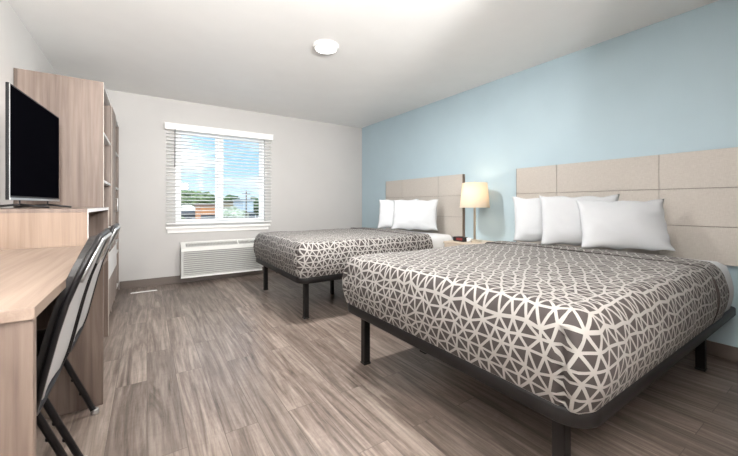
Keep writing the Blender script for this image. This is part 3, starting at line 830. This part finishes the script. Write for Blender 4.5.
bark = outm('tree_bark', (0.12, 0.09, 0.07))
def tree(label, x, y, h_, r_, m, seed, group=None):
    t = thing('tree', label, 'tree', (x, y, GZ), group=group); rnd = random.Random(seed)
    bm = bmesh.new(); tube(bm, [(0, 0, 0), (.05, 0, h_ * .3), (0, 0.1, h_ * .6)], [.25, .18, .1], 8); obj('trunk', bm, bark, t)
    bm = bmesh.new()
    for k in range(11):
        a = rnd.uniform(0, 2 * PI); q = rnd.uniform(0, .62) * r_; zc = h_ * rnd.uniform(.42, .80); rr = r_ * rnd.uniform(.36, .55)
        bmesh.ops.create_icosphere(bm, subdivisions=3, radius=rr, matrix=Matrix.Translation((q * math.cos(a), q * math.sin(a), zc)))
    for v in bm.verts: v.co += v.co.normalized() * 0 + Vector((noise.noise(v.co * 1.3), noise.noise(v.co * 1.3 + Vector((9, 0, 0))), noise.noise(v.co * 1.3 + Vector((0, 9, 0))))) * r_ * .32
    obj('crown', bm, m, t)
pos = {0: 'at the left edge of the window view', 1: 'second from the left in the far tree row', 2: 'third from the left in the far tree row', 3: 'fourth in the far tree row', 4: 'fifth in the far tree row, above the brick building', 5: 'left of the window mullion in the far tree row'}
for i, (p, y, h_, r_) in enumerate([(175, 111, 7.8, 3.2), (184, 120, 9.2, 3.5), (192, 132, 9.4, 3.7), (200, 113, 8.6, 3.4), (208, 125, 8.9, 3.5), (216, 137, 8.2, 3.7)]):
    tree('green leafy tree ' + pos[i], at(p, y), y, h_, r_, leaf, 20 + i, 'far tree row')
tree('dark rounded tree behind the brown building right of the mullion', at(231, 112), 112, 7.4, 3.8, leaf2, 31)
tree('dark tree at the right edge of the window view', at(257, 92), 92, 6.6, 2.6, leaf2, 33)
tree('pale bushy tree in front of the brown building', at(230, 70), 70, 3.3, 2.6, leaf3, 35)
tree('small pale tree low in front of the grey building', at(237, 66), 66, 3.0, 2.0, leaf3, 37)
tree('small green tree at lower left of the window view', at(177, 54), 54, 2.6, 1.5, leaf, 39)

winm = outm('window_dark', (0.05, 0.06, 0.07), .3)
def building(label, p0, p1, y, h_, wall, roofm, kind, depth=10):
    x0_, x1_ = at(p0, y), at(p1, y); xc = (x0_ + x1_) / 2; hw_ = (x1_ - x0_) / 2
    t = thing('building', label, 'building', (xc, y, GZ))
    bm = bmesh.new(); box(bm, -hw_, hw_, 0, depth, 0, h_ * .7 if kind == 'hip' else h_); obj('walls', bm, wall, t)
    bm = bmesh.new()
    if kind == 'hip':
        e = .8; A = [bm.verts.new(q) for q in ((-hw_ - e, -e, h_ * .7), (hw_ + e, -e, h_ * .7), (hw_ + e, depth + e, h_ * .7), (-hw_ - e, depth + e, h_ * .7))]
        B = [bm.verts.new(q) for q in ((-hw_ * .4, depth * .4, h_), (hw_ * .4, depth * .4, h_), (hw_ * .4, depth * .6, h_), (-hw_ * .4, depth * .6, h_))]
        for k in range(4): bm.faces.new((A[k], A[(k + 1) % 4], B[(k + 1) % 4], B[k]))
        bm.faces.new(B); bm.faces.new(list(reversed(A)))
    else:
        box(bm, -hw_ - .3, hw_ + .3, -.3, depth + .3, h_, h_ + .35)
    obj('roof', bm, roofm, t)
    n = max(2, int(2 * hw_ / 3.2)); zz0 = h_ * .28
    for k in range(n):
        c = -hw_ + (k + .5) * 2 * hw_ / n
        bm = bmesh.new(); box(bm, c - .8, c + .8, -.06, .02, zz0, zz0 + h_ * .25); obj('window', bm, winm, t)
    bm = bmesh.new(); box(bm, -.6, .6, -.07, .02, 0, 2.1); obj('door', bm, winm, t)
    return t
building('low building with tan hipped roof and dark windows, left in the window view', 180, 198, 92, 4.4, outm('grey_siding', (.26, .28, .32)), outm('tan_roof', (.42, .36, .30)), 'hip')
building('orange brick building left of the window mullion', 201, 216.5, 79, 4.2, outm('orange_brick', (.50, .22, .10)), outm('brown_roof', (.20, .13, .10)), 'flat')
building('brown building with dark roof just right of the mullion', 225, 240, 98, 5.2, outm('brown_siding', (.25, .20, .13)), outm('olive_roof', (.14, .13, .09)), 'flat')
building('tall pale grey building at right of the window view', 243.5, 253.5, 74, 5.3, outm('pale_panel', (.42, .47, .50)), outm('grey_roof', (.3, .31, .32)), 'flat')
pl = thing('utility_pole', 'slim dark utility pole in front of the grey building', 'pole', (at(246.3, 60), 60, GZ))
bm = bmesh.new(); tube(bm, [(0, 0, 0), (0, 0, 6.9)], [.13, .09], 10); obj('mast', bm, bark, pl)
bm = bmesh.new(); box(bm, -.7, .7, -.06, .06, 6.2, 6.35); obj('crossarm', bm, bark, pl)
carcols = [(.75, .75, .75), (.08, .10, .14), (.45, .05, .04), (.70, .72, .74), (.12, .20, .35), (.55, .50, .42), (.8, .8, .8), (.06, .06, .07), (.35, .37, .40)]
cnames = ['white', 'dark blue', 'red', 'silver', 'blue', 'beige', 'white', 'black', 'grey']
rub = outm('tyre_rubber', (.02, .02, .02))
def car(label, x, y, c, i):
    t = thing('car', label, 'car', (x, y, GZ), R((-8, 12, 4, -15, 9)[i % 5]), group='parked cars')
    bm = bmesh.new()
    pr = [(-2.2, .35), (-2.2, .8), (-1.5, .92), (-.95, 1.42), (.75, 1.45), (1.5, .95), (2.2, .85), (2.25, .35)]
    for s in (0,):
        A = [bm.verts.new((a, -.85, b)) for a, b in pr]; B = [bm.verts.new((a, .85, b)) for a, b in pr]; n = len(pr)
        for k in range(n): bm.faces.new((A[k], A[(k + 1) % n], B[(k + 1) % n], B[k]))
        bm.faces.new(A); bm.faces.new(list(reversed(B)))
    cm = mat('car_paint_%s' % cnames[i].replace(' ', '_'), c, .3); obj('body', bm, cm, t)
    bm = bmesh.new()
    for s in (-1, 1):
        q = [(-1.25, .95), (-.9, 1.36), (.7, 1.38), (1.25, .97)]
        A = [bm.verts.new((a, s * .86, b)) for a, b in q]; B = [bm.verts.new((a, s * .84, b)) for a, b in q]
        for k in range(4): bm.faces.new((A[k], A[(k + 1) % 4], B[(k + 1) % 4], B[k]))
        bm.faces.new(A); bm.faces.new(list(reversed(B)))
    obj('side_window', bm, winm, t)
    for a in (-1.4, 1.4):
        for s in (-1, 1):
            bm = bmesh.new(); tube(bm, [(a, s * .72, .34), (a, s * .88, .34)], .34, 14); obj('wheel', bm, rub, t)
spots = [(183, 70), (190, 78), (196, 66), (203, 74), (209, 64), (216, 49), (187, 57), (226, 87), (243, 56)]
wh = ['far left of the window view', 'behind the nearest left cars', 'left of the window centre', 'below the brick building', 'in the middle of the lot below the brick building', 'close by, just left of the mullion', 'nearest at lower left', 'right beside the mullion', 'near the utility pole']
for i, (p, y) in enumerate(spots): car('%s car parked outside, %s' % (cnames[i], wh[i]), at(p, y), y, carcols[i], i)

# ------------------------------------------------------------------ sky, sun
W = bpy.data.worlds.new('World'); S.world = W; W.use_nodes = True; nt = W.node_tree; nt.nodes.clear()
def wn(t, **k):
    n = nt.nodes.new(t)
    for a, b in k.items(): setattr(n, a, b)
    return n
out = wn('ShaderNodeOutputWorld'); bg = wn('ShaderNodeBackground'); tc = wn('ShaderNodeTexCoord'); sp = wn('ShaderNodeSeparateXYZ')
nt.links.new(tc.outputs['Generated'], sp.inputs[0])
rp = wn('ShaderNodeValToRGB'); nt.links.new(sp.outputs['Z'], rp.inputs[0])
el = rp.color_ramp.elements; el[0].position = 0.0; el[0].color = (.72, .84, .92, 1); el[1].position = .6; el[1].color = (.45, .58, .75, 1)
e = el.new(.10); e.color = (.40, .66, .95, 1); e = el.new(.24); e.color = (.24, .52, .88, 1)
mp = wn('ShaderNodeMapping'); mp.inputs['Scale'].default_value = (2.2, 2.2, 7.5); mp.inputs['Location'].default_value = (1.3, 0, .4); nt.links.new(tc.outputs['Generated'], mp.inputs[0])
nz = wn('ShaderNodeTexNoise'); nz.inputs['Scale'].default_value = 2.4; nz.inputs['Detail'].default_value = 7; nt.links.new(mp.outputs[0], nz.inputs['Vector'])
cr = wn('ShaderNodeValToRGB'); nt.links.new(nz.outputs['Fac'], cr.inputs[0]); cr.color_ramp.elements[0].position = .50; cr.color_ramp.elements[1].position = .66
mx = wn('ShaderNodeMixRGB'); nt.links.new(cr.outputs[0], mx.inputs[0]); nt.links.new(rp.outputs[0], mx.inputs[1]); mx.inputs[2].default_value = (1.0, 1.0, 1.0, 1)
nt.links.new(mx.outputs[0], bg.inputs[0]); hi = wn('ShaderNodeMapRange'); hi.inputs[1].default_value = .24; hi.inputs[2].default_value = .6; hi.inputs[3].default_value = 0.85; hi.inputs[4].default_value = 4.0
nt.links.new(sp.outputs['Z'], hi.inputs[0]); nt.links.new(hi.outputs[0], bg.inputs[1]); nt.links.new(bg.outputs[0], out.inputs[0])
L = bpy.data.lights.new('sun', 'SUN'); L.energy = 1.2; L.angle = R(.6); L.color = (1, .96, .88)
o = bpy.data.objects.new('sun', L); COL.objects.link(o); o.rotation_euler = (R(42), 0, R(-28))

# ------------------------------------------------------------------ camera
cd = bpy.data.cameras.new('camera'); cam = bpy.data.objects.new('camera', cd); COL.objects.link(cam)
cd.sensor_width = 36; cd.lens = 36 * 333.5 / 738; cd.shift_y = -23 / 738; cd.clip_start = 0.02; cd.clip_end = 600
cam.location = (0, 0, 1.07); cam.rotation_euler = (PI / 2, 0, -AY)
S.camera = cam
S.view_settings.view_transform = 'Standard'; S.view_settings.look = 'None'; S.view_settings.gamma = 1; S.view_settings.exposure = 0.74
S.view_settings.use_curve_mapping = False
